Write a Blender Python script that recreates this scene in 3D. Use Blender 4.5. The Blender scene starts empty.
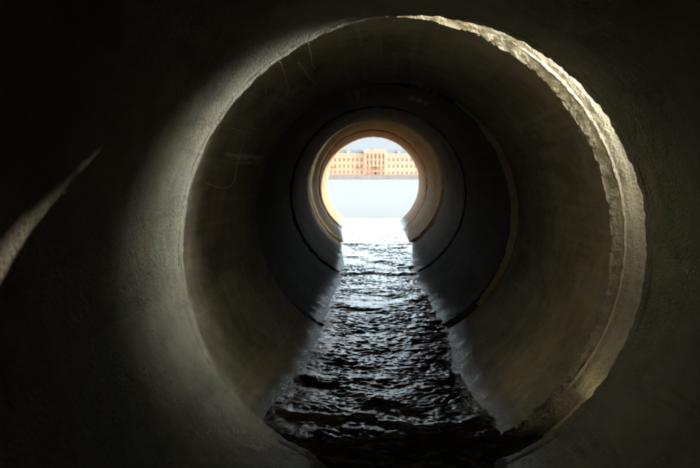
import bpy, bmesh, math, random
import numpy as np
from mathutils import Vector, Matrix, noise

random.seed(7)
rng = np.random.default_rng(11)
sc = bpy.context.scene
C = sc.collection
PI = math.pi

# ------------------------------------------------------------------ camera
PW, PH = 700.0, 468.0
F = 750.0                       # focal length in photo pixels
R = 0.75                        # inner radius of the pipes
VPX, VPY = 365.0, 178.0         # where the tunnel axis (+Y) meets infinity
CAMZ = 0.86
cam_d = bpy.data.cameras.new('camera')
cam = bpy.data.objects.new('camera', cam_d); C.objects.link(cam)
cam.location = (0, 0, CAMZ)
pitch = math.atan((PH / 2 - VPY) / F); yaw = math.atan((VPX - PW / 2) / F)
cam.rotation_euler = (PI / 2 - pitch, 0, yaw)
cam_d.sensor_width = 36.0
cam_d.lens = F / PW * 36.0
cam_d.clip_start = 0.02
cam_d.clip_end = 8000
cam_d.dof.use_dof = True
cam_d.dof.focus_distance = 3.3
cam_d.dof.aperture_fstop = 5.0
sc.camera = cam
CAMM = cam.rotation_euler.to_matrix()

def ray(px, py):
    return (CAMM @ Vector(((px - PW / 2) / F, -(py - PH / 2) / F, -1.0)))

def at(px, py, y):
    v = ray(px, py); s = y / v.y
    return Vector((v.x * s, y, CAMZ + v.z * s))

def circ(cx, cy, r, dy=0.0):
    """centre of a pipe-sized circle seen with pixel radius r"""
    return at(cx, cy, F * R / r + dy)

# ------------------------------------------------------------------ tagging
def tag(o, label=None, cat=None, group=None, kind=None):
    if label: o['label'] = label
    if cat: o['category'] = cat
    if group: o['group'] = group
    if kind: o['kind'] = kind
    return o

def thing(name, label, cat, loc=(0, 0, 0), group=None):
    o = bpy.data.objects.new(name, None); C.objects.link(o)
    o.location = loc; o.empty_display_size = 0.1
    return tag(o, label, cat, group)

def link(name, me, mat=None, parent=None, smooth=True):
    o = bpy.data.objects.new(name, me); C.objects.link(o)
    if mat is not None:
        for m in (mat if isinstance(mat, (list, tuple)) else [mat]): me.materials.append(m)
    if parent is not None: o.parent = parent
    if smooth:
        for p in me.polygons: p.use_smooth = True
    return o

# ------------------------------------------------------------------ node helpers
class N:
    def __init__(self, name):
        self.m = bpy.data.materials.new(name); self.m.use_nodes = True
        self.t = self.m.node_tree; self.t.nodes.clear()
        self.out = self.t.nodes.new('ShaderNodeOutputMaterial')
        self.b = self.t.nodes.new('ShaderNodeBsdfPrincipled')
        self.t.links.new(self.b.outputs[0], self.out.inputs[0])
    def n(self, typ, **kw):
        x = self.t.nodes.new(typ)
        for k, v in kw.items(): setattr(x, k, v)
        return x
    def put(self, sock, v):
        if hasattr(v, 'is_output') or isinstance(v, bpy.types.NodeSocket): self.t.links.new(v, sock)
        else: sock.default_value = v
    def math(self, op, a, b=0.0, clamp=False):
        x = self.n('ShaderNodeMath', operation=op, use_clamp=clamp)
        self.put(x.inputs[0], a); self.put(x.inputs[1], b); return x.outputs[0]
    def mix(self, f, a, b, mode='MIX'):
        x = self.n('ShaderNodeMix', data_type='RGBA', blend_type=mode)
        self.put(x.inputs[0], f); self.put(x.inputs[6], a); self.put(x.inputs[7], b); return x.outputs[2]
    def mixf(self, f, a, b):
        x = self.n('ShaderNodeMix', data_type='FLOAT')
        self.put(x.inputs[0], f); self.put(x.inputs[2], a); self.put(x.inputs[3], b); return x.outputs[0]
    def rng(self, v, a, b, c=0.0, d=1.0, smooth=False):
        x = self.n('ShaderNodeMapRange', clamp=True)
        if smooth: x.interpolation_type = 'SMOOTHSTEP'
        self.put(x.inputs[0], v)
        for i, q in enumerate((a, b, c, d)): self.put(x.inputs[1 + i], q)
        return x.outputs[0]
    def noise(self, vec, scale, detail=4.0, rough=0.55, dist=0.0):
        x = self.n('ShaderNodeTexNoise')
        self.t.links.new(vec, x.inputs['Vector'])
        x.inputs['Scale'].default_value = scale; x.inputs['Detail'].default_value = detail
        x.inputs['Roughness'].default_value = rough; x.inputs['Distortion'].default_value = dist
        return x.outputs[0]
    def vmul(self, v, s):
        x = self.n('ShaderNodeVectorMath', operation='MULTIPLY')
        self.put(x.inputs[0], v); x.inputs[1].default_value = s; return x.outputs[0]
    def vadd(self, v, s):
        x = self.n('ShaderNodeVectorMath', operation='ADD')
        self.put(x.inputs[0], v); x.inputs[1].default_value = s; return x.outputs[0]
    def bump(self, h, strength, dist, normal=None):
        x = self.n('ShaderNodeBump'); self.put(x.inputs['Strength'], strength)
        self.put(x.inputs['Distance'], dist)
        self.put(x.inputs['Height'], h)
        if normal is not None: self.t.links.new(normal, x.inputs['Normal'])
        return x.outputs[0]
    def set(self, **kw):
        for k, v in kw.items(): self.put(self.b.inputs[k.replace('_', ' ')], v)
        return self

def col(r, g, b): return (r, g, b, 1.0)

# water level along the tunnel (camera-relative heights measured at each joint)
LEV = [(-6.0, -0.03), (2.4, -0.03), (3.3, -0.033), (5.0, 0.006), (6.5, 0.03), (7.4, 0.07), (8.4, 0.125), (10.5, 0.158), (12.2, 0.166), (12.9, 0.160), (60, 0.160)]
def level(y):
    return np.interp(y, [a for a, b in LEV], [b for a, b in LEV])

def concrete(name, base, dark, seed, lump=1.0, streak=1.0, scuff=None, scuff_amt=0.25):
    k = N(name)
    geo = k.n('ShaderNodeNewGeometry'); pos = geo.outputs['Position']
    sep = k.n('ShaderNodeSeparateXYZ'); k.t.links.new(pos, sep.inputs[0])
    uv = k.n('ShaderNodeUVMap'); uvv = k.vadd(uv.outputs[0], (seed * 3.1, seed * 1.7, seed))
    off = k.vadd(pos, (seed * 2.3, seed, seed * 5.1))
    big = k.noise(off, 2.2, 5, 0.6)
    mid = k.noise(off, 14, 6, 0.65)
    st = k.noise(k.vmul(uvv, (1.3, 28, 1)), 1.0, 5, 0.6)          # circumferential casting streaks
    st2 = k.noise(k.vmul(uvv, (22, 0.9, 1)), 1.0, 4, 0.6)         # drips / lengthwise streaks
    f = k.rng(k.math('ADD', k.math('MULTIPLY', big, 0.6), k.math('MULTIPLY', mid, 0.4)), 0.36, 0.64)
    c = k.mix(f, dark, base)
    c = k.mix(k.rng(st, 0.35, 0.7, 0.0, 0.55 * streak), c, k.mix(0.55, c, dark))
    c = k.mix(k.rng(st2, 0.52, 0.72, 0.0, 0.35 * streak), c, col(base[0] * 1.35, base[1] * 1.35, base[2] * 1.35))
    rs = k.noise(k.vmul(uvv, (1.6, 2.6, 1)), 1.0, 6, 0.65, 0.4)
    c = k.mix(k.rng(rs, 0.5, 0.7, 0.0, 0.42), c, col(base[0] * 0.95, base[1] * 0.68, base[2] * 0.42))
    dk = k.noise(k.vmul(uvv, (5.0, 1.1, 1)), 1.0, 7, 0.7, 0.8)
    c = k.mix(k.rng(dk, 0.54, 0.68, 0.0, 0.55), c, col(dark[0] * 0.5, dark[1] * 0.55, dark[2] * 0.55))
    # pale rubbed patches and scratches
    sp = k.noise(k.vmul(uvv, (9, 3.0, 1)), 1.0, 8, 0.75, 0.6)
    hat = k.noise(k.vmul(uvv, (60, 14, 1)), 1.0, 3, 0.6)
    pale = k.math('MULTIPLY', k.rng(sp, 0.6, 0.74), k.rng(hat, 0.42, 0.66))
    c = k.mix(k.math('MULTIPLY', pale, scuff_amt), c, col(0.55, 0.57, 0.55))
    if scuff:                                                      # a chalky scrape at one place on the wall
        su = k.n('ShaderNodeSeparateXYZ'); k.t.links.new(uv.outputs[0], su.inputs[0])
        for (u0, v0, du, dv, amt) in scuff:
            wob = k.noise(k.vmul(uvv, (30, 8, 1)), 1.0, 4, 0.7)
            w = k.math('MULTIPLY', k.math('SUBTRACT', wob, 0.5), 0.9)
            du_ = k.math('ADD', k.math('DIVIDE', k.math('ABSOLUTE', k.math('SUBTRACT', su.outputs[0], u0)), du), w)
            dv_ = k.math('ADD', k.math('DIVIDE', k.math('ABSOLUTE', k.math('SUBTRACT', su.outputs[1], v0)), dv), w)
            mk = k.math('MULTIPLY', k.rng(du_, 1.0, 0.6), k.rng(dv_, 1.0, 0.5))
            wv = k.n('ShaderNodeTexWave'); k.t.links.new(k.vmul(uv.outputs[0], (24, 70, 1)), wv.inputs[0])
            wv.inputs['Scale'].default_value = 0.25; wv.inputs['Distortion'].default_value = 4.0; wv.inputs['Detail'].default_value = 3
            mk = k.math('MULTIPLY', mk, k.rng(wv.outputs[1], 0.25, 0.75, 0.15, 1.0))
            c = k.mix(k.math('MULTIPLY', mk, amt), c, col(0.8, 0.82, 0.82))
    # wet band above the water line
    mr = k.n('ShaderNodeMapRange', clamp=True); k.t.links.new(sep.outputs[1], mr.inputs[0])
    for i, q in enumerate((6.0, 11.0, 0.0, 0.16)): mr.inputs[1 + i].default_value = q
    hz = k.math('SUBTRACT', sep.outputs[2], k.math('ADD', mr.outputs[0], k.rng(sep.outputs[1], 3.3, 5.0, -0.033, 0.004)))
    hz = k.math('ADD', hz, k.math('MULTIPLY', k.math('SUBTRACT', k.noise(off, 7, 6, 0.65), 0.5), 0.08))
    wet = k.rng(hz, 0.085, 0.0, 0.0, 1.0, True)
    c = k.mix(wet, c, k.mix(0.55, c, col(0.006, 0.006, 0.005)))
    vor = k.n('ShaderNodeTexVoronoi'); k.t.links.new(off, vor.inputs['Vector']); vor.inputs['Scale'].default_value = 34
    pits = k.rng(vor.outputs[0], 0.0, 0.22)
    spk = k.noise(off, 210, 3, 0.6)
    c = k.mix(k.math('MULTIPLY', k.math('SUBTRACT', 1.0, pits), 0.35), c, dark)
    c = k.mix(k.rng(spk, 0.6, 0.72, 0, 0.3), c, col(base[0] * 1.5, base[1] * 1.5, base[2] * 1.4))
    k.set(Base_Color=c, Roughness=k.mixf(wet, 0.9, k.rng(mid, 0.3, 0.7, 0.2, 0.5)))
    lap = k.rng(k.math('SUBTRACT', hz, k.rng(sep.outputs[0], 0.15, -0.15, 0.0, 0.028)), 0.026, -0.012, 0.0, 1.0, True)
    k.put(k.b.inputs['Roughness'], k.mixf(lap, k.mixf(wet, 0.9, k.rng(mid, 0.3, 0.7, 0.28, 0.6)), k.rng(k.noise(off, 110, 4, 0.7), 0.4, 0.6, 0.14, 0.6)))
    k.b.inputs['Specular IOR Level'].default_value = 0.35
    h = k.math('ADD', k.math('MULTIPLY', k.noise(off, 95, 3, 0.55), 0.9 * lump), k.math('MULTIPLY', mid, 0.9))
    h = k.math('ADD', h, k.math('MULTIPLY', pits, 0.35))
    h = k.math('ADD', h, k.math('MULTIPLY', st, 0.25 * streak))
    nrm = k.bump(h, 0.9, 0.0075)
    nrm = k.bump(k.noise(off, 210, 3, 0.6), k.math('ADD', k.mixf(wet, 0.35, 0.7), k.math('MULTIPLY', lap, 0.3)), k.mixf(lap, 0.005, 0.014), nrm)
    k.t.links.new(nrm, k.b.inputs['Normal'])
    return k.m

# ------------------------------------------------------------------ lathe
def lathe(name, prof, c0, c1, mat, parent, seg=220, disp=None, arc=None, flare=0.0):
    """closed profile of (t, r): t metres from c0 along the axis c0->c1; disp(t, r, phi, p)-> (dt, dr)"""
    ax = (c1 - c0); L = ax.length
    n = len(prof)
    if arc: ph = np.radians(np.linspace(arc[0], arc[1], seg + 1))
    else: ph = np.linspace(0, 2 * PI, seg, endpoint=False)
    base = parent.location if parent else Vector((0, 0, 0))
    verts = []
    for p in ph:
        cp, sp = math.cos(p), math.sin(p)
        for (t, r) in prof:
            dt = dr = 0.0
            if disp: dt, dr = disp(t, r, p)
            q = c0 + ax * ((t + dt) / L)
            dr += flare * max(0.0, 1 - max(t, 0.0) / 0.9)
            verts.append((q.x + (r + dr) * cp - base.x, q.y - base.y, q.z + (r + dr) * sp - base.z))
    faces = []; m = len(ph); uvs = []
    lens = [0.0]
    for i in range(n):
        a, b = prof[i], prof[(i + 1) % n]
        lens.append(lens[-1] + math.hypot(b[0] - a[0], b[1] - a[1]))
    rr = m if not arc else m - 1
    du = (ph[1] - ph[0]) * R
    for j in range(rr):
        j2 = (j + 1) % m
        for i in range(n):
            i2 = (i + 1) % n
            faces.append((j * n + i, j2 * n + i, j2 * n + i2, j * n + i2))
            u0 = ph[j] * R; u1 = u0 + du
            va = prof[i][0] if abs(prof[i][0] - prof[i2][0]) > 1e-5 else prof[i][1] * 1.0
            vb = prof[i2][0] if abs(prof[i][0] - prof[i2][0]) > 1e-5 else prof[i2][1] * 1.0
            uvs += [(u0, va), (u1, va), (u1, vb), (u0, vb)]
    if arc:
        faces.append(tuple(range(n))); uvs += [(0, 0)] * n
        faces.append(tuple((m - 1) * n + i for i in reversed(range(n)))); uvs += [(0, 0)] * n
    me = bpy.data.meshes.new(name); me.from_pydata(verts, [], faces); me.update()
    ul = me.uv_layers.new(name='UVMap')
    ul.data.foreach_set('uv', np.array(uvs, dtype=np.float32).ravel())
    bm = bmesh.new(); bm.from_mesh(me); bmesh.ops.recalc_face_normals(bm, faces=bm.faces); bm.to_mesh(me); bm.free()
    o = link(name, me, mat, parent)
    try: me.set_sharp_from_angle(angle=math.radians(42))
    except Exception: pass
    return o

def fbm(x, y, z, s, o=4):
    return noise.fractal(Vector((x * s, y * s, z * s)), 0.9, 2.0, o)

def edge_disp(edges, amp, seed, rim=0.05, chips=1.0, gen=0.0025):
    """worn surface; ragged where the inner edge of an end is"""
    def d(t, r, p):
        x, z = math.cos(p) * R, math.sin(p) * R
        g = fbm(x + seed, t * 0.7, z - seed, 3.0) * gen + fbm(x, t + seed, z, 11.0, 3) * gen * 0.5
        dt, dr = 0.0, g
        for te in edges:
            w = max(0.0, 1 - abs(t - te) / rim) * max(0.0, 1 - abs(r - R) / (rim * 0.8))
            if w > 0:
                a = fbm(x + seed, seed * 2.0, z, 13.0, 6) * 0.55 + fbm(x, seed, z + seed, 55.0, 4) * 0.6
                a = max(-0.35, a)
                dr += w * w * amp * a * chips
                dt += (-1 if te > 0.3 else 1) * w * amp * 0.9 * (a + 0.1 * fbm(x, 3 + seed, z, 90, 2))
        return dt, dr
    return d

def inner_pts(L, n, rads=None):
    ts = list(np.linspace(0, L, n))
    extra = [0.004, 0.010, 0.018, 0.03, 0.045, 0.065]
    ts = sorted(set([round(t, 5) for t in ts + extra + [L - e for e in extra]]))
    return ts

# ------------------------------------------------------------------ joints measured in the photograph
A  = circ(413, 251.5, 232.5)
RIMY = 2.59; R2 = 227 * RIMY / F               # the second section is a little wider at its ragged end
Cn = at(383.5, 246.5, RIMY)
Da = circ(387, 215, 131); Db = circ(382.5, 213.5, 127.6)
Ea = circ(378, 195, 88);  Eb = circ(378.5, 194.5, 86.2)
Ta = circ(377, 187, 67);  Tb = circ(376, 185.5, 65.2)
Ja = circ(372.5, 184, 54.2); Jb = circ(373, 184.2, 53.2)
M  = circ(373, 183, 45.5)

def uv_hit(c0, c1, px, py):
    d = ray(px, py); ax = c1 - c0
    for i in range(800):
        y = c0.y + ax.y * i / 800.0; p = Vector((0, 0, CAMZ)) + d * (y / d.y); c = c0 + ax * (i / 800.0)
        if math.hypot(p.x - c.x, p.z - c.z) >= R: break
    return (math.atan2(p.z - c.z, p.x - c.x) % (2 * PI)) * R, ax.length * i / 800.0
def scrape(c0, c1, xa, ya, xb, yb, amt):
    a = uv_hit(c0, c1, xa, ya); b = uv_hit(c0, c1, xb, yb)
    return ((a[0] + b[0]) / 2, (a[1] + b[1]) / 2, abs(a[0] - b[0]) / 2 + 0.01, abs(a[1] - b[1]) / 2 + 0.02, amt)
m_near = concrete('concrete_near', col(0.375, 0.37, 0.315), col(0.205, 0.21, 0.175), 1.0, lump=1.25, streak=0.25, scuff_amt=0.05)
m_sec2 = concrete('concrete_grimy', col(0.46, 0.43, 0.335), col(0.18, 0.17, 0.135), 2.0, lump=0.6, streak=1.0, scuff_amt=0.3,
                  scuff=[scrape(Cn, Da, 226, 154, 262, 163, 0.95), scrape(Cn, Da, 300, 66, 316, 80, 0.35), scrape(Cn, Da, 276, 94, 290, 108, 0.25)])
m_sec3 = concrete('concrete_black_grime', col(0.20, 0.22, 0.22), col(0.08, 0.09, 0.09), 3.0, lump=0.6, scuff_amt=0.4,
                  scuff=[scrape(Db, Ea, 342, 92, 366, 101, 0.85), scrape(Db, Ea, 408, 94, 426, 106, 0.85)])
m_sec4 = concrete('concrete_grey_grime', col(0.25, 0.245, 0.215), col(0.09, 0.09, 0.08), 4.0, lump=0.6, scuff_amt=0.3)
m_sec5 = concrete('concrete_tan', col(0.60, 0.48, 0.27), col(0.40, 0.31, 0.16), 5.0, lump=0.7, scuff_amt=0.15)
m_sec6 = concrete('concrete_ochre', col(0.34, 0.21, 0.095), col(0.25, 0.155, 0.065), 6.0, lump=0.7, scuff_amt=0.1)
m_rim  = concrete('concrete_rim', col(0.54, 0.505, 0.415), col(0.31, 0.29, 0.235), 7.0, lump=1.5, streak=0.3, scuff_amt=0.05)
m_bead = concrete('mortar_pale', col(0.62, 0.55, 0.48), col(0.45, 0.39, 0.33), 8.0, lump=1.2, streak=0.2, scuff_amt=0.0)
m_mort = concrete('mortar_brown', col(0.86, 0.77, 0.55), col(0.66, 0.56, 0.36), 9.0, lump=1.2, streak=0.2, scuff_amt=0.0)

GROUP = 'concrete pipe sections of the tunnel'
TH = 0.09

def section(label, c0, c1, mat, n, seed, sleeve=True, seg=220, amp=0.008, gen=0.0025, edges=None, flare=0.0):
    t = thing('concrete_pipe', label, 'pipe', c0.copy(), GROUP)
    L = (c1 - c0).length
    ts = inner_pts(L, n)
    prof = [(a, R) for a in ts]                                   # inner wall, near -> far
    prof += [(L, R + TH * 0.5), (L, R + TH), (0.25, R + TH)]
    if sleeve:                                                     # socket that closes the joint from outside
        prof += [(0.24, R + 0.19), (-0.16, R + 0.19), (-0.16, R + TH * 0.45), (-0.10, R + TH + 0.025), (-0.002, R + TH + 0.025), (0.0, R + TH), (0.0, R + 0.05)]
    else:
        prof += [(0.15, R + TH), (0.012, R + 0.03), (0.006, R + 0.015)]
    o = lathe('barrel', prof, c0, c1, mat, t, seg, edge_disp(edges if edges is not None else [0.0, L], amp, seed, gen=gen), flare=flare)
    return t, o

BELL = 0.2
RIMOUT = 0.0965
# --- nearest section: runs from behind the camera to the open joint
c0 = A + Vector((0.02, -5.2, 0.01)) - Vector((0, 0, 0))
near = thing('concrete_pipe', 'nearest concrete pipe section, rough dark wall lit on the left by the open joint', 'pipe', A.copy(), GROUP)
L = (A - c0).length
ts = sorted(set([round(x, 5) for x in list(np.linspace(0, L - 1.4, 24)) + list(np.linspace(L - 1.4, L - 0.12, 120)) + list(np.linspace(L - 0.12, L, 40))]))
prof = [(a, R) for a in ts] + [(L, R + q) for q in np.linspace(0, 0.40, 16)[1:]] + [(L - 0.3, R + 0.40), (L - 0.4, R + TH), (0, R + TH)]  # unseen thick outer end, added to limit light on the next end face
ed = edge_disp([L], 0.0055, 1.3, rim=0.03, gen=0.003)
def near_disp(t, r, p):
    dt, dr = ed(t, r, p)
    if r < R + 0.001:
        x, z = math.cos(p) * R, math.sin(p) * R
        # smeared mortar lip along the end, with a broken groove behind it
        g = math.exp(-((L - t - 0.045 - 0.008 * fbm(x, 0, z, 4)) / 0.006) ** 2)
        dr += 0.008 * g * max(0.0, fbm(x + 4, 1, z, 5) + 0.45)
        w = max(0.0, 1 - (L - t) / 0.045)
        dr += -0.003 * w * (0.6 + fbm(x, 9, z, 24, 5))
        dr += 0.0018 * fbm(x, t, z + 7, 26, 3)
    return dt, dr
lathe('barrel', prof, c0, A, m_near, near, 420, near_disp)
# back wall closing the pipe behind the camera
bm = bmesh.new()
bmesh.ops.create_circle(bm, cap_ends=True, segments=64, radius=R + TH)
me = bpy.data.meshes.new('end_wall'); bm.to_mesh(me); bm.free()
bw = link('end_wall', me, m_near, near, False); bw.rotation_euler = (PI / 2, 0, 0); bw.location = (c0 - Vector((0, 0.01, 0))) - A

# --- second section, pushed off line: its end face shows as the lit crescent
s2, barrel2 = section('second concrete pipe section, its chipped end face lit as a wide crescent on the right', Cn, Da, m_sec2, 70, 2.1,
              sleeve=False, seg=420, amp=0.016, edges=[0.0], flare=R2 - R)
L2 = (Da - Cn).length
# rim ring (the thick end face) as its own part
pr = [(0.004, R + 0.001)] + [(0.0, R + q) for q in np.linspace(0.004, BELL, 34)] + [(0.03, R + BELL + 0.001), (0.10, R + BELL + 0.001), (0.12, R + 0.04), (0.03, R + 0.015)]
def rim_disp(t, r, p):
    x, z = math.cos(p) * R, math.sin(p) * R
    # outer edge shaped concentric with the nearest pipe to narrow the sun streak
    dx, dz = A.x - Cn.x, A.z - Cn.z
    pr_ = dx * math.cos(p) + dz * math.sin(p)
    bmax = max(0.05, pr_ + math.sqrt(max(0.0, pr_ * pr_ - dx * dx - dz * dz + (R + RIMOUT + 0.045 * min(1, max(0, (1.40 - p) / 0.6)) * (1 if p < 3 else 0)) ** 2)) - R2)
    q = (r - R) * bmax / BELL
    sh = q - (r - R)
    if t > 0.02: return 0.0, sh
    a = fbm(x, 5, z, 9, 5) * 0.6 + fbm(x, 2, z, 40, 4) * 0.6
    w = max(0.0, 1 - q / 0.045)
    dt = w * 0.016 * max(0.0, a + 0.25) + 0.0035 * fbm(x * (1 + q), q * 3, z * (1 + q), 22, 4) + 0.0016 * fbm(x * (1 + q), 4, z * (1 + q), 80, 3)
    dr = sh + w * 0.018 * max(-0.25, a)
    # the outer ring steps back behind the spigot
    wx = Cn.x + (r + sh) * math.cos(p) - bc.x; wz = Cn.z + (r + sh) * math.sin(p) - bc.z
    s_ = min(1.0, max(0.0, (math.hypot(wx, wz) - br + 0.011) / 0.022))
    return dt - 0.006 + 0.011 * s_ * (1 - 0.45 * w), dr
bc = at(398, 243, Cn.y - 0.006)
br = 228.0 * bc.y / F
lathe('end_face', pr, Cn, Da, m_rim, s2, 620, rim_disp, flare=R2 - R)
# pale mortar bead
def bead_disp(t, r, p):
    x, z = math.cos(p), math.sin(p)
    e = fbm(x, 3, z, 6, 4); e2 = fbm(x, 6, z, 34, 4)
    ta = max(0.0, min(1, (p + 0.98) / 0.35, (1.16 - p) / 0.25))
    k_ = ta * (1.0 + 0.25 * e + 0.3 * fbm(x, 8, z, 16, 3))
    return 0.003 * e2 + 0.012 * (1 - ta), 0.002 * e + 0.002 * e2 + (r - br) * (k_ - 1)
bp = [(-0.0045, br - 0.011), (-0.003, br - 0.004), (0.003, br + 0.003), (0.007, br + 0.009), (0.010, br + 0.012), (0.05, br + 0.012), (0.05, br - 0.011)]
lathe('mortar_bead', bp, bc, bc + Vector((0, 1, 0)), m_bead, s2, 420, bead_disp, arc=(-56, 66))
# round plug in the outer ring
pc = at(632, 201, Cn.y + 0.012)
bm = bmesh.new()
for (rr, zz) in ((0.011, 0.0),):
    bmesh.ops.create_cone(bm, cap_ends=True, segments=24, radius1=0.011, radius2=0.008, depth=0.012)
ring = bmesh.ops.create_cone(bm, cap_ends=False, segments=24, radius1=0.017, radius2=0.015, depth=0.006)
me = bpy.data.meshes.new('plug'); bm.to_mesh(me); bm.free()
pl = link('plug', me, m_rim, s2, False); pl.rotation_euler = (PI / 2, 0, 0); pl.location = pc - Cn
# unseen collar, added to let light through the joint only on the right
def col_disp(t, r, p):
    return 0.01 * fbm(math.cos(p), t, math.sin(p), 3), 0.006 * fbm(math.cos(p), t + 3, math.sin(p), 4)
lathe('blocking_collar', [(-0.02, R + 0.12), (0.26, R + 0.12), (0.26, R + 0.42), (-0.02, R + 0.42)], A + Vector((-0.02, 0.02, 0)), Cn + Vector((-0.03, 0.1, 0)), m_mort, s2, 160, col_disp, arc=(106, 322))

s3, _ = section('third concrete pipe section, black grime on its wall, behind the thin brown mortar crescent', Db, Ea, m_sec3, 60, 3.7, amp=0.018)
def mort_disp(t, r, p):
    x, z = math.cos(p), math.sin(p)
    ta = max(0.0, min(1.0, (p + 0.75) / 0.75, (1.02 - p) / 0.5))
    return 0.0, 0.006 * max(-0.5, fbm(x, 2, z, 9, 5)) + 0.005 * fbm(x, 5, z, 34, 4) + 0.016 * (1 - ta)
lathe('mortar_bead', [(0.0, R + 0.001), (0.0, R + 0.03), (0.035, R + 0.04), (0.035, R - 0.006), (0.012, R - 0.005)], Db + Vector((0.006, -0.036, 0)), Db + Vector((0.006, 1, 0)), m_mort, s3, 160, mort_disp, arc=(-44, 58))
s4, _ = section('fourth concrete pipe section, dark grey ring around the tan sections', Eb, Ta, m_sec4, 44, 4.9, amp=0.016)
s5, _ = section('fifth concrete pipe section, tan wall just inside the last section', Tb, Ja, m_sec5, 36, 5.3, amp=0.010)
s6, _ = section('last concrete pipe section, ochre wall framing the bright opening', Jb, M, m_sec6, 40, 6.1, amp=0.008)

# ------------------------------------------------------------------ water in the tunnel
def centre_x(y):
    ks = [A, Da, Ea, Ta, Ja, M]
    return np.interp(y, [k.y for k in ks], [k.x for k in ks])

def spectrum(nx, ny, lx, ly, seed, wl0=0.085, wl1=0.013):
    g = np.random.default_rng(seed)
    kx = np.fft.fftfreq(nx, lx / nx) * 2 * PI
    ky = np.fft.fftfreq(ny, ly / ny) * 2 * PI
    KX, KY = np.meshgrid(kx, ky)
    k = np.sqrt(KX ** 2 + KY ** 2) + 1e-6
    k0, k1 = 2 * PI / wl0, 2 * PI / wl1
    S = k ** -3.1 * np.exp(-(k0 / k) ** 4) * np.exp(-(k / k1) ** 2)
    ang = np.abs(KY) / k
    S *= (0.7 + 0.6 * ang ** 2)
    h = np.fft.ifft2(np.sqrt(S) * (g.normal(size=k.shape) + 1j * g.normal(size=k.shape))).real
    gy = np.gradient(h, ly / ny, axis=0)
    return h / gy.std()                                            # unit rms slope along the flow

y0, y1 = 1.2, 13.0
ny, nx = 1900, 210
hw = 0.52
H = spectrum(256, 2048, 1.2, 12.6, 3)[:ny, :nx]
H2 = spectrum(256, 2048, 1.2, 12.6, 9)[:ny, :nx]
ys = np.linspace(y0, y1, ny); xs = np.linspace(-hw, hw, nx)
X, Y = np.meshgrid(xs, ys)
patch = np.zeros_like(X)
for i in range(26):                                               # rougher and calmer patches
    px, py = rng.uniform(-0.4, 0.4), rng.uniform(1.5, 13); s = rng.uniform(0.1, 0.3)
    patch += rng.uniform(-0.5, 0.6) * np.exp(-((X - px) / s) ** 2 - ((Y - py) / (s * 1.7)) ** 2)
H3 = spectrum(256, 2048, 1.2, 12.6, 21, 0.5, 0.09)[:ny, :nx]
amp = np.interp(Y, [1.0, 2.6, 4.5, 7.0, 11.5, 12.9], [0.14, 0.16, 0.125, 0.085, 0.085, 0.03]) * np.clip(1 + 1.0 * patch, 0.25, 2.0)
# the wavelets are bent by the flow
wxf = spectrum(256, 2048, 1.2, 12.6, 31, 1.2, 0.25)[:ny, :nx]; wyf = spectrum(256, 2048, 1.2, 12.6, 32, 1.2, 0.25)[:ny, :nx]
wxf *= 0.022 / wxf.std(); wyf *= 0.03 / wyf.std()
def warp(Q):
    dx_, dy_ = 2 * hw / (nx - 1), (y1 - y0) / (ny - 1)
    gi = np.arange(ny)[:, None] + wyf / dy_; gj = np.arange(nx)[None, :] + wxf / dx_
    gi = np.clip(gi, 0, ny - 1.001); gj = np.abs(gj); gj = np.where(gj > nx - 1.001, 2 * (nx - 1.001) - gj, gj); gj = np.clip(gj, 0, nx - 1.001)
    i0_ = gi.astype(int); j0_ = gj.astype(int); fi = gi - i0_; fj = gj - j0_
    return (Q[i0_, j0_] * (1 - fi) * (1 - fj) + Q[i0_ + 1, j0_] * fi * (1 - fj) + Q[i0_, j0_ + 1] * (1 - fi) * fj + Q[i0_ + 1, j0_ + 1] * fi * fj)
H = warp(H)
bank = np.clip((0.40 - np.abs(X)) / 0.12, 0.35, 1.0)
amp = amp * bank
Z = H * amp + H3 * np.interp(Y, [1, 3, 6, 13], [0.05, 0.055, 0.04, 0.02])
def crest(xa, ya, xb, yb, w, a, seed):
    """standing wave running obliquely off a joint"""
    d = Vector((xb - xa, yb - ya)); l = d.length; d /= l
    s = (X - xa) * d.x + (Y - ya) * d.y; q = -(X - xa) * d.y + (Y - ya) * d.x
    q = q + 0.03 * np.sin(s * 14 + seed) + 0.015 * np.sin(s * 37 + seed * 2)
    e = np.exp(-np.clip(-s, 0, None) / 0.05) * np.exp(-np.clip(s - l, 0, None) / 0.06)
    return a * e * (np.exp(-(q / w) ** 2) - 0.55 * np.exp(-((q + 1.7 * w) / (1.3 * w)) ** 2))
for cr in [(-0.40, 2.78, 0.05, 2.66, 0.03, 0.03, 1), (0.05, 2.66, 0.42, 2.74, 0.03, 0.03, 1), (-0.4, 3.3, 0.15, 2.75, 0.06, 0.02, 2), (0.4, 3.55, -0.1, 2.9, 0.06, 0.018, 3),
           (-0.3, 5.1, 0.25, 4.5, 0.06, 0.012, 5), (0.38, 5.5, -0.2, 4.6, 0.07, 0.02, 6),
           (-0.35, 6.55, 0.36, 6.5, 0.08, 0.028, 7), (-0.3, 7.6, 0.35, 6.9, 0.08, 0.02, 8), (0.35, 8.38, -0.35, 8.42, 0.1, 0.03, 9),
           (-0.3, 9.5, 0.3, 9.2, 0.12, 0.022, 10), (-0.35, 10.4, 0.38, 10.5, 0.1, 0.02, 11), (-0.4, 12.25, 0.35, 12.0, 0.14, 0.02, 12), (-0.3, 11.4, 0.3, 11.1, 0.1, 0.016, 13)]:
    cr = list(cr); cr[5] *= 0.36; Z += crest(*cr)
# joint drops
Z += 0.03 * -X * np.clip((4.4 - Y) / 0.5, 0, 1)
Z += level(Y)
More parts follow.
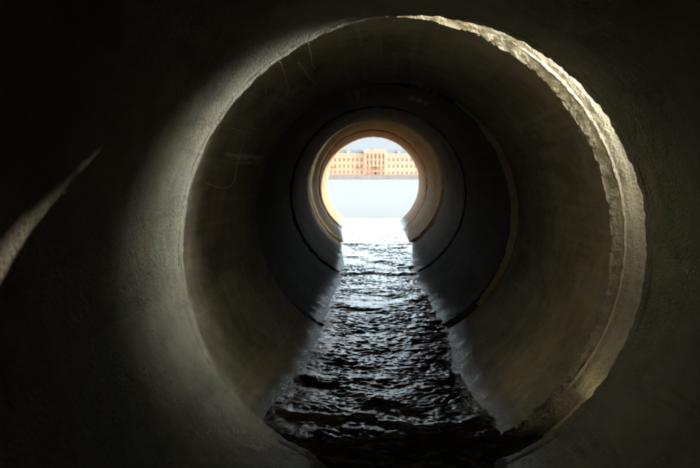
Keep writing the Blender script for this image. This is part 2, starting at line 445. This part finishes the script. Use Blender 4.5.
# the front swells over the sill where the nearest pipe ends
Z -= np.clip((2.60 - Y) / 0.42, 0, 1) ** 1.6 * 0.12
Xw = X + centre_x(Y)
Yw = Y - 0.012 * np.tanh(2.0 * (Z - level(Y)) / 0.012)           # crests lean downstream: long backs, steep fronts
co = np.stack([Xw, Yw, Z], -1).reshape(-1, 3).astype(np.float32)
idx = np.arange(ny * nx).reshape(ny, nx)
fa = np.stack([idx[:-1, :-1], idx[:-1, 1:], idx[1:, 1:], idx[1:, :-1]], -1).reshape(-1, 4)
me = bpy.data.meshes.new('stream')
me.vertices.add(len(co)); me.vertices.foreach_set('co', co.ravel())
me.loops.add(fa.size); me.loops.foreach_set('vertex_index', fa.ravel().astype(np.int32))
me.polygons.add(len(fa)); me.polygons.foreach_set('loop_start', np.arange(0, fa.size, 4, dtype=np.int32))
me.polygons.foreach_set('use_smooth', np.ones(len(fa), dtype=bool))
me.update(calc_edges=True)
ks_ = [Cn, Da, Ea, Ta, Ja, M]
ax_x = np.interp(Y, [q.y for q in ks_], [q.x for q in ks_]); ax_z = np.interp(Y, [q.y for q in ks_], [q.z for q in ks_])
edge = (R - np.sqrt((Xw - ax_x) ** 2 + (Z - ax_z) ** 2)) / 0.55     # about the distance to the waterline
at_ = me.attributes.new('shore', 'FLOAT', 'POINT'); at_.data.foreach_set('value', edge.ravel().astype(np.float32))
k = N('stream_water')
geo = k.n('ShaderNodeNewGeometry'); pos = geo.outputs['Position']
k.set(Base_Color=k.mix(k.rng(k.noise(pos, 5, 4), 0.4, 0.65), col(0.010, 0.008, 0.006), col(0.035, 0.022, 0.013)), Roughness=0.05)
FOAM = True
k.b.inputs['IOR'].default_value = 1.33
h = k.math('ADD', k.noise(k.vmul(pos, (1.0, 1.3, 1)), 75, 5, 0.65), 0.0)
atn = k.n('ShaderNodeAttribute', attribute_name='shore')
fn = k.noise(pos, 90, 5, 0.6); fl = k.noise(k.vmul(pos, (1, 0.6, 1)), 7, 4, 0.6)
wdt = k.math('MULTIPLY', k.rng(fl, 0.3, 0.7), 0.06)
fm = k.math('MULTIPLY', k.rng(k.math('SUBTRACT', atn.outputs['Fac'], k.math('MULTIPLY', wdt, 0.6)), 0.004, -0.022), k.rng(fn, 0.47, 0.56))
syp = k.n('ShaderNodeSeparateXYZ'); k.t.links.new(pos, syp.inputs[0]); fm = k.math('MULTIPLY', fm, k.rng(syp.outputs[1], 2.7, 3.2, 0.0, 0.6))
src = k.b.inputs['Base Color'].links[0].from_socket
k.set(Base_Color=k.mix(fm, src, col(0.72, 0.75, 0.76)), Roughness=k.mixf(fm, 0.05, 0.4))
h = k.math('ADD', h, k.math('MULTIPLY', k.math('MULTIPLY', fm, fn), 1.5))
nrm = k.bump(h, 0.55, 0.004)
k.t.links.new(nrm, k.b.inputs['Normal'])
tag(link('stream', me, k.m), kind='structure')

# ------------------------------------------------------------------ river, bank, quay
def sheet(name, x0, x1, y0, y1, z, mat, nx=1, ny=1):
    bm = bmesh.new()
    vs = [[bm.verts.new((x0 + (x1 - x0) * i / nx, y0 + (y1 - y0) * j / ny, z)) for i in range(nx + 1)] for j in range(ny + 1)]
    for j in range(ny):
        for i in range(nx): bm.faces.new((vs[j][i], vs[j][i + 1], vs[j + 1][i + 1], vs[j + 1][i]))
    me = bpy.data.meshes.new(name); bm.to_mesh(me); bm.free()
    return link(name, me, mat, None, False)
k = N('river_water')
geo = k.n('ShaderNodeNewGeometry'); pos = geo.outputs['Position']
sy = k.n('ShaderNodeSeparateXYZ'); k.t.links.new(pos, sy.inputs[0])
near_glare = k.mix(k.rng(k.noise(k.vmul(pos, (0.02, 0.006, 1)), 1.0, 4), 0.3, 0.7), col(0.066, 0.066, 0.066), col(0.06, 0.062, 0.063))
k.set(Base_Color=k.mix(k.rng(sy.outputs[1], 30, 420), near_glare, col(0.029, 0.0375, 0.0445)), Roughness=0.4)  # glare gradient put into the colour: pale near, bluish far
k.b.inputs['Specular IOR Level'].default_value = 0.03
k.b.inputs['IOR'].default_value = 1.33
h = k.math('ADD', k.noise(pos, 1.3, 5, 0.6), k.math('MULTIPLY', k.noise(pos, 7, 3, 0.6), 0.25))
k.t.links.new(k.bump(h, 0.35, 0.06), k.b.inputs['Normal'])
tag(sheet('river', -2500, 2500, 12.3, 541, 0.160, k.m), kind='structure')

k = N('earth')
geo = k.n('ShaderNodeNewGeometry'); pos = geo.outputs['Position']
k.set(Base_Color=k.mix(k.noise(pos, 3, 8), col(0.05, 0.045, 0.03), col(0.16, 0.14, 0.1)), Roughness=0.95)
k.t.links.new(k.bump(k.noise(pos, 12, 6), 0.6, 0.05), k.b.inputs['Normal'])
m_earth = k.m
# bank: a trench with the pipes in it, and an added, unseen heap blocking low sky
gx = np.concatenate([[-400, -60, -12, -4], np.linspace(-2.4, -1.0, 15), np.linspace(-0.8, 1.0, 7), np.linspace(1.1, 2.2, 23), np.linspace(2.3, 6, 20), [8, 14, 60, 400]])
gy = np.concatenate([[-400, -60, -14], np.linspace(-6, 6, 61), [7, 8, 9.5, 11, 12.0]])
def gz(x, y):
    s1 = min(1, max(0, (abs(x - 0.15) - 1.2) / 0.45)); s1 = s1 * s1 * (3 - 2 * s1)
    z = -0.36 + 0.8 * s1
    ye = 3.55 + 0.6 * max(0.0, x - 1.5)
    hx = min(1, max(0, (x - 1.25) / 0.3)) * min(1, max(0, (6.0 - x) / 2.5))
    hy = min(1, max(0, (ye - y) / 0.4)) * min(1, max(0, (y - 2.05) / 0.4))
    return z + BLOCKER_HEAP * hx * hy + (0.05 * fbm(x, y, 1, 1.4) if abs(x) < 10 and abs(x - .15) > 1.25 else 0)
BLOCKER_HEAP = 1.0
verts = [(x, y, gz(x, y)) for y in gy for x in gx]; n_ = len(gx)
faces = [(j * n_ + i, j * n_ + i + 1, (j + 1) * n_ + i + 1, (j + 1) * n_ + i) for j in range(len(gy) - 1) for i in range(n_ - 1)]
me = bpy.data.meshes.new('ground'); me.from_pydata(verts, [], faces)
tag(link('ground', me, m_earth), kind='structure')
# quay wall with a round hole for the pipe
bm = bmesh.new()
cz, cx_ = M.z, M.x; nseg = 48
def ringv(y):
    inner = [bm.verts.new((cx_ + (R + TH + 0.004) * math.cos(2 * PI * i / nseg), y, cz + (R + TH + 0.004) * math.sin(2 * PI * i / nseg))) for i in range(nseg)]
    outer = []
    for i in range(nseg):
        a = 2 * PI * i / nseg; c_, s_ = math.cos(a), math.sin(a); s = 1.6 / max(abs(c_), abs(s_))
        outer.append(bm.verts.new((cx_ + s * c_, y, cz + s * s_)))
    return inner, outer
i0, o0 = ringv(11.9); i1, o1 = ringv(12.26)
for i in range(nseg):
    j = (i + 1) % nseg
    bm.faces.new((i0[i], i0[j], o0[j], o0[i])); bm.faces.new((i1[i], o1[i], o1[j], i1[j]))
    bm.faces.new((i0[i], i1[i], i1[j], i0[j])); bm.faces.new((o0[i], o0[j], o1[j], o1[i]))
for sx in (-1, 1):
    r_ = bmesh.ops.create_cube(bm, size=1.0)['verts']
    for v in r_:
        v.co = Vector((cx_ + sx * (1.602 + 20) + v.co.x * 40, 12.08 + v.co.y * 0.36, cz + v.co.z * 3.2))
bmesh.ops.recalc_face_normals(bm, faces=bm.faces)
me = bpy.data.meshes.new('quay'); bm.to_mesh(me); bm.free()
tag(link('quay', me, m_rim, None, False), kind='structure')

# ------------------------------------------------------------------ far bank
D = 540.0
def fx(px): return at(px, 178, D).x
def fz(py): return at(373, py, D).z
def plain(name, base, rough=0.85, var=0.15, scale=0.3):
    k = N(name); geo = k.n('ShaderNodeNewGeometry')
    f = k.noise(geo.outputs['Position'], scale, 6, 0.6)
    c = k.mix(k.rng(f, 0.3, 0.7), col(*[b * (1 - var) for b in base]), col(*[min(0.95, b * (1 + var)) for b in base]))
    k.set(Base_Color=c, Roughness=rough)
    k.t.links.new(k.bump(k.noise(geo.outputs['Position'], 4, 4), 0.2, 0.02), k.b.inputs['Normal'])
    return k.m
m_stone = plain('granite', (0.33, 0.34, 0.33)); m_street = plain('street_paving', (0.25, 0.24, 0.23))
m_peach = plain('peach_stucco', (0.74, 0.55, 0.395), var=0.06); m_rose = plain('rose_stucco', (0.72, 0.45, 0.345), var=0.06)
m_cream = plain('cream_stucco', (0.69, 0.56, 0.44), var=0.06)
m_trim = plain('pale_trim', (0.72, 0.55, 0.41), var=0.05)
m_roof = plain('blue_grey_roof', (0.15, 0.18, 0.215)); m_redroof = plain('rust_roof', (0.42, 0.20, 0.14))
m_glass = N('window_glass').set(Base_Color=col(0.26, 0.17, 0.12), Roughness=0.2).m
m_door = plain('dark_door', (0.08, 0.05, 0.035))

def boxes(name, lst, mats, parent):
    bm = bmesh.new()
    for (x0, x1, y0_, y1_, z0, z1, mi) in lst:
        r_ = bmesh.ops.create_cube(bm, size=1.0)
        for v in r_['verts']:
            v.co = Vector(((x0 + x1) / 2 + v.co.x * (x1 - x0), (y0_ + y1_) / 2 + v.co.y * (y1_ - y0_), (z0 + z1) / 2 + v.co.z * (z1 - z0)))
        for f in {f for v in r_['verts'] for f in v.link_faces}: f.material_index = mi
    me = bpy.data.meshes.new(name); bm.to_mesh(me); bm.free()
    return link(name, me, mats, parent, False)

ZQ = fz(176.0)                                                     # street level on the far quay
far = sheet('far_bank', -2500, 2500, D - 2.0, 2800, ZQ - 0.02, m_street); tag(far, kind='structure')
emb = thing('embankment_wall', 'long grey granite embankment wall along the far shore below the facades', 'wall', (0, D - 3, 0))
boxes('wall', [(-900, 900, -0.6, 0.6, -1.0, ZQ, 0)], [m_stone], emb)
boxes('parapet', [(-900, 900, -0.3, 0.3, ZQ + 0.003, ZQ + 0.85, 0), (-900, 900, -0.38, 0.38, ZQ + 0.853, ZQ + 1.0, 0)], [m_stone], emb)
boxes('plinth', [(-900, 900, -1.1, -0.603, -1.0, 0.75, 0)], [plain('rusty_stone', (0.42, 0.25, 0.2))], emb)

def building(name, label, px0, px1, ptop, mat, roofmat, cols_px, rows_py, wdim, depth=18, roof_h=3.0, extra=None, door_px=None, setf=0.0, dark_rows=()):
    x0, x1 = fx(px0), fx(px1); zt = fz(ptop)
    xc = (x0 + x1) / 2
    b = thing(name, label, 'building', (xc, D + 14 - setf, ZQ))
    w = (x1 - x0) / 2; h = zt - ZQ
    boxes('wall', [(-w, w, 0, depth, 0, h, 0)], [mat], b)
    boxes('cornice', [(-w - 0.2, w + 0.2, -0.55, -0.003, h - 0.9, h + 0.05, 0)], [m_trim], b)
    boxes('string_course', [(-w - 0.003, w + 0.003, -0.25, -0.003, h * 0.29, h * 0.29 + 0.4, 0)], [m_trim], b)
    boxes('plinth', [(-w - .003, w + .003, -0.2, -0.003, 0.0, 0.9, 0)], [m_stone], b)
    # hipped roof
    bm = bmesh.new()
    lo = [bm.verts.new(p) for p in ((-w, -0.3, h + 0.053), (w, -0.3, h + 0.053), (w, depth, h + 0.053), (-w, depth, h + 0.053))]
    hi = [bm.verts.new(p) for p in ((-w + 2, 3.2, h + roof_h), (w - 2, 3.2, h + roof_h), (w - 2, depth - 4, h + roof_h), (-w + 2, depth - 4, h + roof_h))]
    bm.faces.new(hi)
    bm.faces.new(list(reversed(lo)))
    for i in range(4): bm.faces.new((lo[i], lo[(i + 1) % 4], hi[(i + 1) % 4], hi[i]))
    me = bpy.data.meshes.new('roof'); bm.to_mesh(me); bm.free()
    rf = link('roof', me, roofmat, b, False)
    boxes('chimney', [(-w * 0.45, -w * 0.45 + 1.4, 5, 6.2, h + roof_h - 1.0, h + roof_h + 1.6, 0)], [m_redroof], rf)
    ww, wh = wdim
    bm = bmesh.new()
    me_w = None
    for ri, py in enumerate(rows_py):
        z = fz(py) - ZQ
        hh = wh * (0.8 if ri == len(rows_py) - 1 else 1.0)
        lst = [(-ww / 2 - .22, -ww / 2, -0.16, -0.003, -hh / 2 - .15, hh / 2 + .25, 0), (ww / 2, ww / 2 + .22, -0.16, -0.003, -hh / 2 - .15, hh / 2 + .25, 0),
               (-ww / 2 - .35, ww / 2 + .35, -0.28, -0.003, hh / 2 + .253, hh / 2 + .55, 0), (-ww / 2 - .3, ww / 2 + .3, -0.24, -0.003, -hh / 2 - .40, -hh / 2 - .153, 0),
               (-ww / 2, ww / 2, -0.05, -0.004, -hh / 2 - .15, hh / 2 + .25, 1), (-.05, .05, -0.09, -0.053, -hh / 2 - .15, hh / 2 + .25, 0), (-ww / 2 + .002, ww / 2 - .002, -0.088, -0.054, .2 * hh, .2 * hh + .1, 0)]
        first = None
        for px in cols_px:
            x = fx(px) - xc
            if first is None:
                first = boxes('window', lst, [mat if ri != 1 else m_trim, m_glass], b); o = first
            else:
                o = first.copy(); C.objects.link(o); o.parent = b
            o.location = (x, 0, z)
    if door_px is not None:
        x = fx(door_px) - xc
        boxes('door', [(x - 1.3, x + 1.3, -0.12, -0.004, 0.0, 3.4, 0), (x - 1.7, x + 1.7, -0.3, -0.121, 3.403, 3.9, 1)], [m_door, m_trim], b)
    if extra: extra(b, w, h, depth)
    return b

def left_extra(b, w, h, depth):
    for q in (-0.62, -0.2, 0.22, 0.64):
        boxes('dormer', [(q * w - .9, q * w + .9, 0.4, 2.8, h + 0.3, h + 2.3, 0)], [m_peach], b)
    for px in (332, 358):
        x = fx(px) - (fx(270) + fx(364.6)) / 2
        boxes('balcony', [(x - 1.6, x + 1.6, -1.2, -0.3, fz(167.8) - ZQ, fz(167.8) - ZQ + .25, 0)] + [(x - 1.6 + i * .29, x - 1.55 + i * .29, -1.15, -1.1, fz(167.8) - ZQ + .253, fz(167.8) - ZQ + 1.2, 0) for i in range(12)], [m_door], b)
def mid_extra(b, w, h, depth):
    boxes('attic', [(-w * .98, w * .98, 0.3, 5, h + 0.06, h + 1.6, 0)] + [(-w + 0.4 + i * (2 * w - .8) / 6 - .3, -w + .4 + i * (2 * w - .8) / 6 + .3, 0.35, 0.95, h + 1.603, h + 1.95, 0) for i in range(7)], [m_rose], b)
    for i in range(6):
        x = -w + 0.4 + i * (2 * w - .8) / 5
        boxes('pilaster', [(x - .4, x + .4, -0.45, -0.004, h * .3 + .42, h - .92, 0)], [m_trim], b)
    boxes('balcony', [(-2.2, 2.2, -1.4, -.46, h * .33, h * .33 + .3, 0)] + [(-2.2 + i * .36, -2.12 + i * .36, -1.35, -1.3, h * .33 + .303, h * .33 + 1.3, 0) for i in range(13)], [m_door], b)
def right_extra(b, w, h, depth):
    for q in (-0.7, -0.3, 0.1, 0.5):
        boxes('dormer', [(q * w - .8, q * w + .8, 0.4, 2.8, h + 0.3, h + 2.0, 0)], [m_cream], b)

lc = [334.5 + 4.5 * i for i in range(-14, 7)]
building('town_house', 'peach facade with a blue grey roof, at the left of the darker rose facade', 270, 364.6, 153, m_peach, m_roof, lc, [159.3, 165.8, 172.0], (1.35, 2.4), extra=left_extra)
mc = [367.6, 371.6, 375.6, 379.6, 383.6]
building('town_house', 'taller rose facade with pilasters and an attic, between the peach and cream facades', 364.8, 386.2, 151.3, m_rose, m_redroof, mc, [156.0, 162.3, 168.2, 173.2], (1.5, 2.5), extra=mid_extra, door_px=375.6, setf=1.0, roof_h=2.0)
rc = [389.5 + 4.6 * i for i in range(0, 18)]
building('town_house', 'pale cream facade with evenly spaced windows, at the right of the rose facade', 386.4, 474, 153.2, m_cream, m_roof, rc, [159.3, 165.8, 172.6], (1.35, 2.3), extra=right_extra)

# ------------------------------------------------------------------ root fibres on the second section's wall
def wall_hit(px, py, inset=0.012):
    d = ray(px, py); o = Vector((0, 0, CAMZ))
    ax = (Da - Cn); 
    best = None
    for i in range(400):
        y = Cn.y + 0.02 + (Da.y - Cn.y) * i / 400.0
        p = o + d * (y / d.y)
        c = Cn + ax * ((y - Cn.y) / ax.y)
        rr = math.hypot(p.x - c.x, p.z - c.z)
        if rr >= R - inset: best = p; break
        best = p
    return best
m_root = plain('root_fibre', (0.72, 0.70, 0.62), scale=40)
def fibre(label, pts, rad, insets):
    cps = [wall_hit(x, y, i) for (x, y), i in zip(pts, insets)]
    # smooth
    P = []
    for i in range(len(cps) - 1):
        p0, p1, p2, p3 = cps[max(i - 1, 0)], cps[i], cps[i + 1], cps[min(i + 2, len(cps) - 1)]
        for s in range(6):
            t = s / 6.0
            q = 0.5 * ((2 * p1) + (p2 - p0) * t + (2 * p0 - 5 * p1 + 4 * p2 - p3) * t * t + (3 * p1 - p0 - 3 * p2 + p3) * t ** 3)
            P.append(q + Vector((random.gauss(0, .0012), random.gauss(0, .0012), random.gauss(0, .0012))))
    P.append(cps[-1])
    verts, faces = [], []
    for i, q in enumerate(P):
        tgt = (P[min(i + 1, len(P) - 1)] - P[max(i - 1, 0)]).normalized()
        a = tgt.orthogonal().normalized(); b = tgt.cross(a)
        rr = 1.9 * rad * (1 - 0.45 * i / len(P))
        for s in range(5):
            verts.append(q - cps[0] + (a * math.cos(s * 2 * PI / 5) + b * math.sin(s * 2 * PI / 5)) * rr)
    for i in range(len(P) - 1):
        for s in range(5):
            s2_ = (s + 1) % 5
            faces.append((i * 5 + s, i * 5 + s2_, (i + 1) * 5 + s2_, (i + 1) * 5 + s))
    faces.append(tuple(range(5))); faces.append(tuple(reversed(range(len(verts) - 5, len(verts)))))
    me = bpy.data.meshes.new('root_fibre'); me.from_pydata([tuple(v) for v in verts], [], faces)
    o = link('root_fibre', me, m_root); o.location = cps[0]
    tag(o, label, 'root', 'root fibres on the second pipe section')
fibre('pale root fibre ending in a J hook beside the chalky scrape', [(243, 140), (238, 160), (236, 172), (233, 183), (224, 188), (214, 186), (206, 183)], 0.0013, [.004, .012, .02, .03, .03, .025, .02])
fibre('topmost root fibre, short with a bent tip, nearest the crown of the pipe', [(309, 44), (311, 56), (312, 64), (315, 68)], 0.0012, [.004, .01, .015, .012])
fibre('long root fibre forking downward in the middle of the fibres', [(279, 56), (282, 68), (286, 80), (288, 92), (284, 99)], 0.0011, [.004, .01, .018, .015, .012])
fibre('straight thin root fibre hanging lowest of the upper fibres', [(265, 82), (266, 97), (267, 112), (269, 126)], 0.0010, [.004, .012, .02, .02])
fibre('faint slanting root fibre low on the dark wall above the chalky scrape', [(232, 128), (245, 132), (258, 134)], 0.0009, [.006, .012, .006])
fibre('short crossed root fibre at the fork of the longest fibre', [(290, 84), (286, 92), (281, 98)], 0.0009, [.004, .012, .008])
fibre('curled root fibre over the grey scratch near the crown', [(298, 62), (304, 70), (310, 78), (316, 84)], 0.0009, [.004, .01, .012, .006])

# ------------------------------------------------------------------ light
SUN = Vector((1.0, 1.25, 0.60)).normalized()
el = math.asin(SUN.z); az = math.atan2(SUN.x, SUN.y)
ld = bpy.data.lights.new('sun', 'SUN'); lo_ = bpy.data.objects.new('sun', ld); C.objects.link(lo_)
ld.energy = 2.0; ld.angle = math.radians(2); ld.color = (1.0, 0.88, 0.68)
lo_.rotation_euler = (-SUN).to_track_quat('-Z', 'Y').to_euler()
lo_.location = (30, 30, 40)
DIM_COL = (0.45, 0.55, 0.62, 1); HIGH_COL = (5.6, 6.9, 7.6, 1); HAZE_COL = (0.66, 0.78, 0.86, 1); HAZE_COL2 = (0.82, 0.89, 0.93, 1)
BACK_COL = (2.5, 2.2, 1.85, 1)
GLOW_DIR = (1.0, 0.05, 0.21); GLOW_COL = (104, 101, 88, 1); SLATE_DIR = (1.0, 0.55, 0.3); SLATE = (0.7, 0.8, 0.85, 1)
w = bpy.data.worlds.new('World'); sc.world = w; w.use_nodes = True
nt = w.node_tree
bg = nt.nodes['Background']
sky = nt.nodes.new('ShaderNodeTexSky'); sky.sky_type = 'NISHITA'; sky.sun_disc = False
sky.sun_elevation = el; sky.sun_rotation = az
sky.dust_density = 1.5; sky.air_density = 1.0; sky.ozone_density = 3.0

def wn(t, **kw):
    x = nt.nodes.new(t)
    for a, b in kw.items(): setattr(x, a, b)
    return x
def wput(sock, v):
    if isinstance(v, bpy.types.NodeSocket): nt.links.new(v, sock)
    else: sock.default_value = v
def wmath(op, a, b=0.0):
    x = wn('ShaderNodeMath', operation=op); wput(x.inputs[0], a); wput(x.inputs[1], b); return x.outputs[0]
def wrng(v, a, b, c=0.0, d=1.0):
    x = wn('ShaderNodeMapRange', clamp=True, interpolation_type='SMOOTHSTEP'); wput(x.inputs[0], v)
    for q, u in enumerate((a, b, c, d)): x.inputs[1 + q].default_value = u
    return x.outputs[0]
def wmix(f, a, b):
    x = wn('ShaderNodeMix', data_type='RGBA'); wput(x.inputs[0], f); wput(x.inputs[6], a); wput(x.inputs[7], b); return x.outputs[2]
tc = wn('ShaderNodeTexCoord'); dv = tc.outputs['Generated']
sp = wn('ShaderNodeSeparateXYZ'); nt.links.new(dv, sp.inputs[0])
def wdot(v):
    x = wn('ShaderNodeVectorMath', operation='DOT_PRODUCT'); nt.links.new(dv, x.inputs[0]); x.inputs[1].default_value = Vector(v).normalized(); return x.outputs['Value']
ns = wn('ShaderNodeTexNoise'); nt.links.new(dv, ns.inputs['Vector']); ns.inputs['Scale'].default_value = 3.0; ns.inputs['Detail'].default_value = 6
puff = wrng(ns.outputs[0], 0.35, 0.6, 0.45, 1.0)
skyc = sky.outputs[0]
# low haze ahead; unseen bright and dark sky patches added to steer the light
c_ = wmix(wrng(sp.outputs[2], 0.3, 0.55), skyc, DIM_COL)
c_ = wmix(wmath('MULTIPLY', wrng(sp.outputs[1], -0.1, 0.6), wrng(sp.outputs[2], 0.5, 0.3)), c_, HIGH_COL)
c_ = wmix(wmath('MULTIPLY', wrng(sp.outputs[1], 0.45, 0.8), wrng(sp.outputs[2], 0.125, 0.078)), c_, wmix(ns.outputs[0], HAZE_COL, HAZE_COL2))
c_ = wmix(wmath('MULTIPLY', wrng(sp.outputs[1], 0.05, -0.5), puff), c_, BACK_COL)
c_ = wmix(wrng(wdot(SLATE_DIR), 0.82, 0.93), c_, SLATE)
c_ = wmix(wmath('MULTIPLY', wrng(wdot(GLOW_DIR), 0.875, 0.995), 1.0), c_, GLOW_COL)  # added glow, aimed through the joint at the left wall
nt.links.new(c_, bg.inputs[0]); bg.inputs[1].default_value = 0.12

sc.view_settings.view_transform = 'Standard'; sc.view_settings.look = 'None'
sc.view_settings.exposure = 3.1; sc.view_settings.gamma = 1.0
sc.view_settings.use_curve_mapping = False
sc.render.engine = 'CYCLES'
cy = sc.cycles
cy.use_denoising = True
cy.max_bounces = 10; cy.diffuse_bounces = 6; cy.glossy_bounces = 6
cy.sample_clamp_indirect = 6.0
cy.caustics_reflective = False; cy.caustics_refractive = False
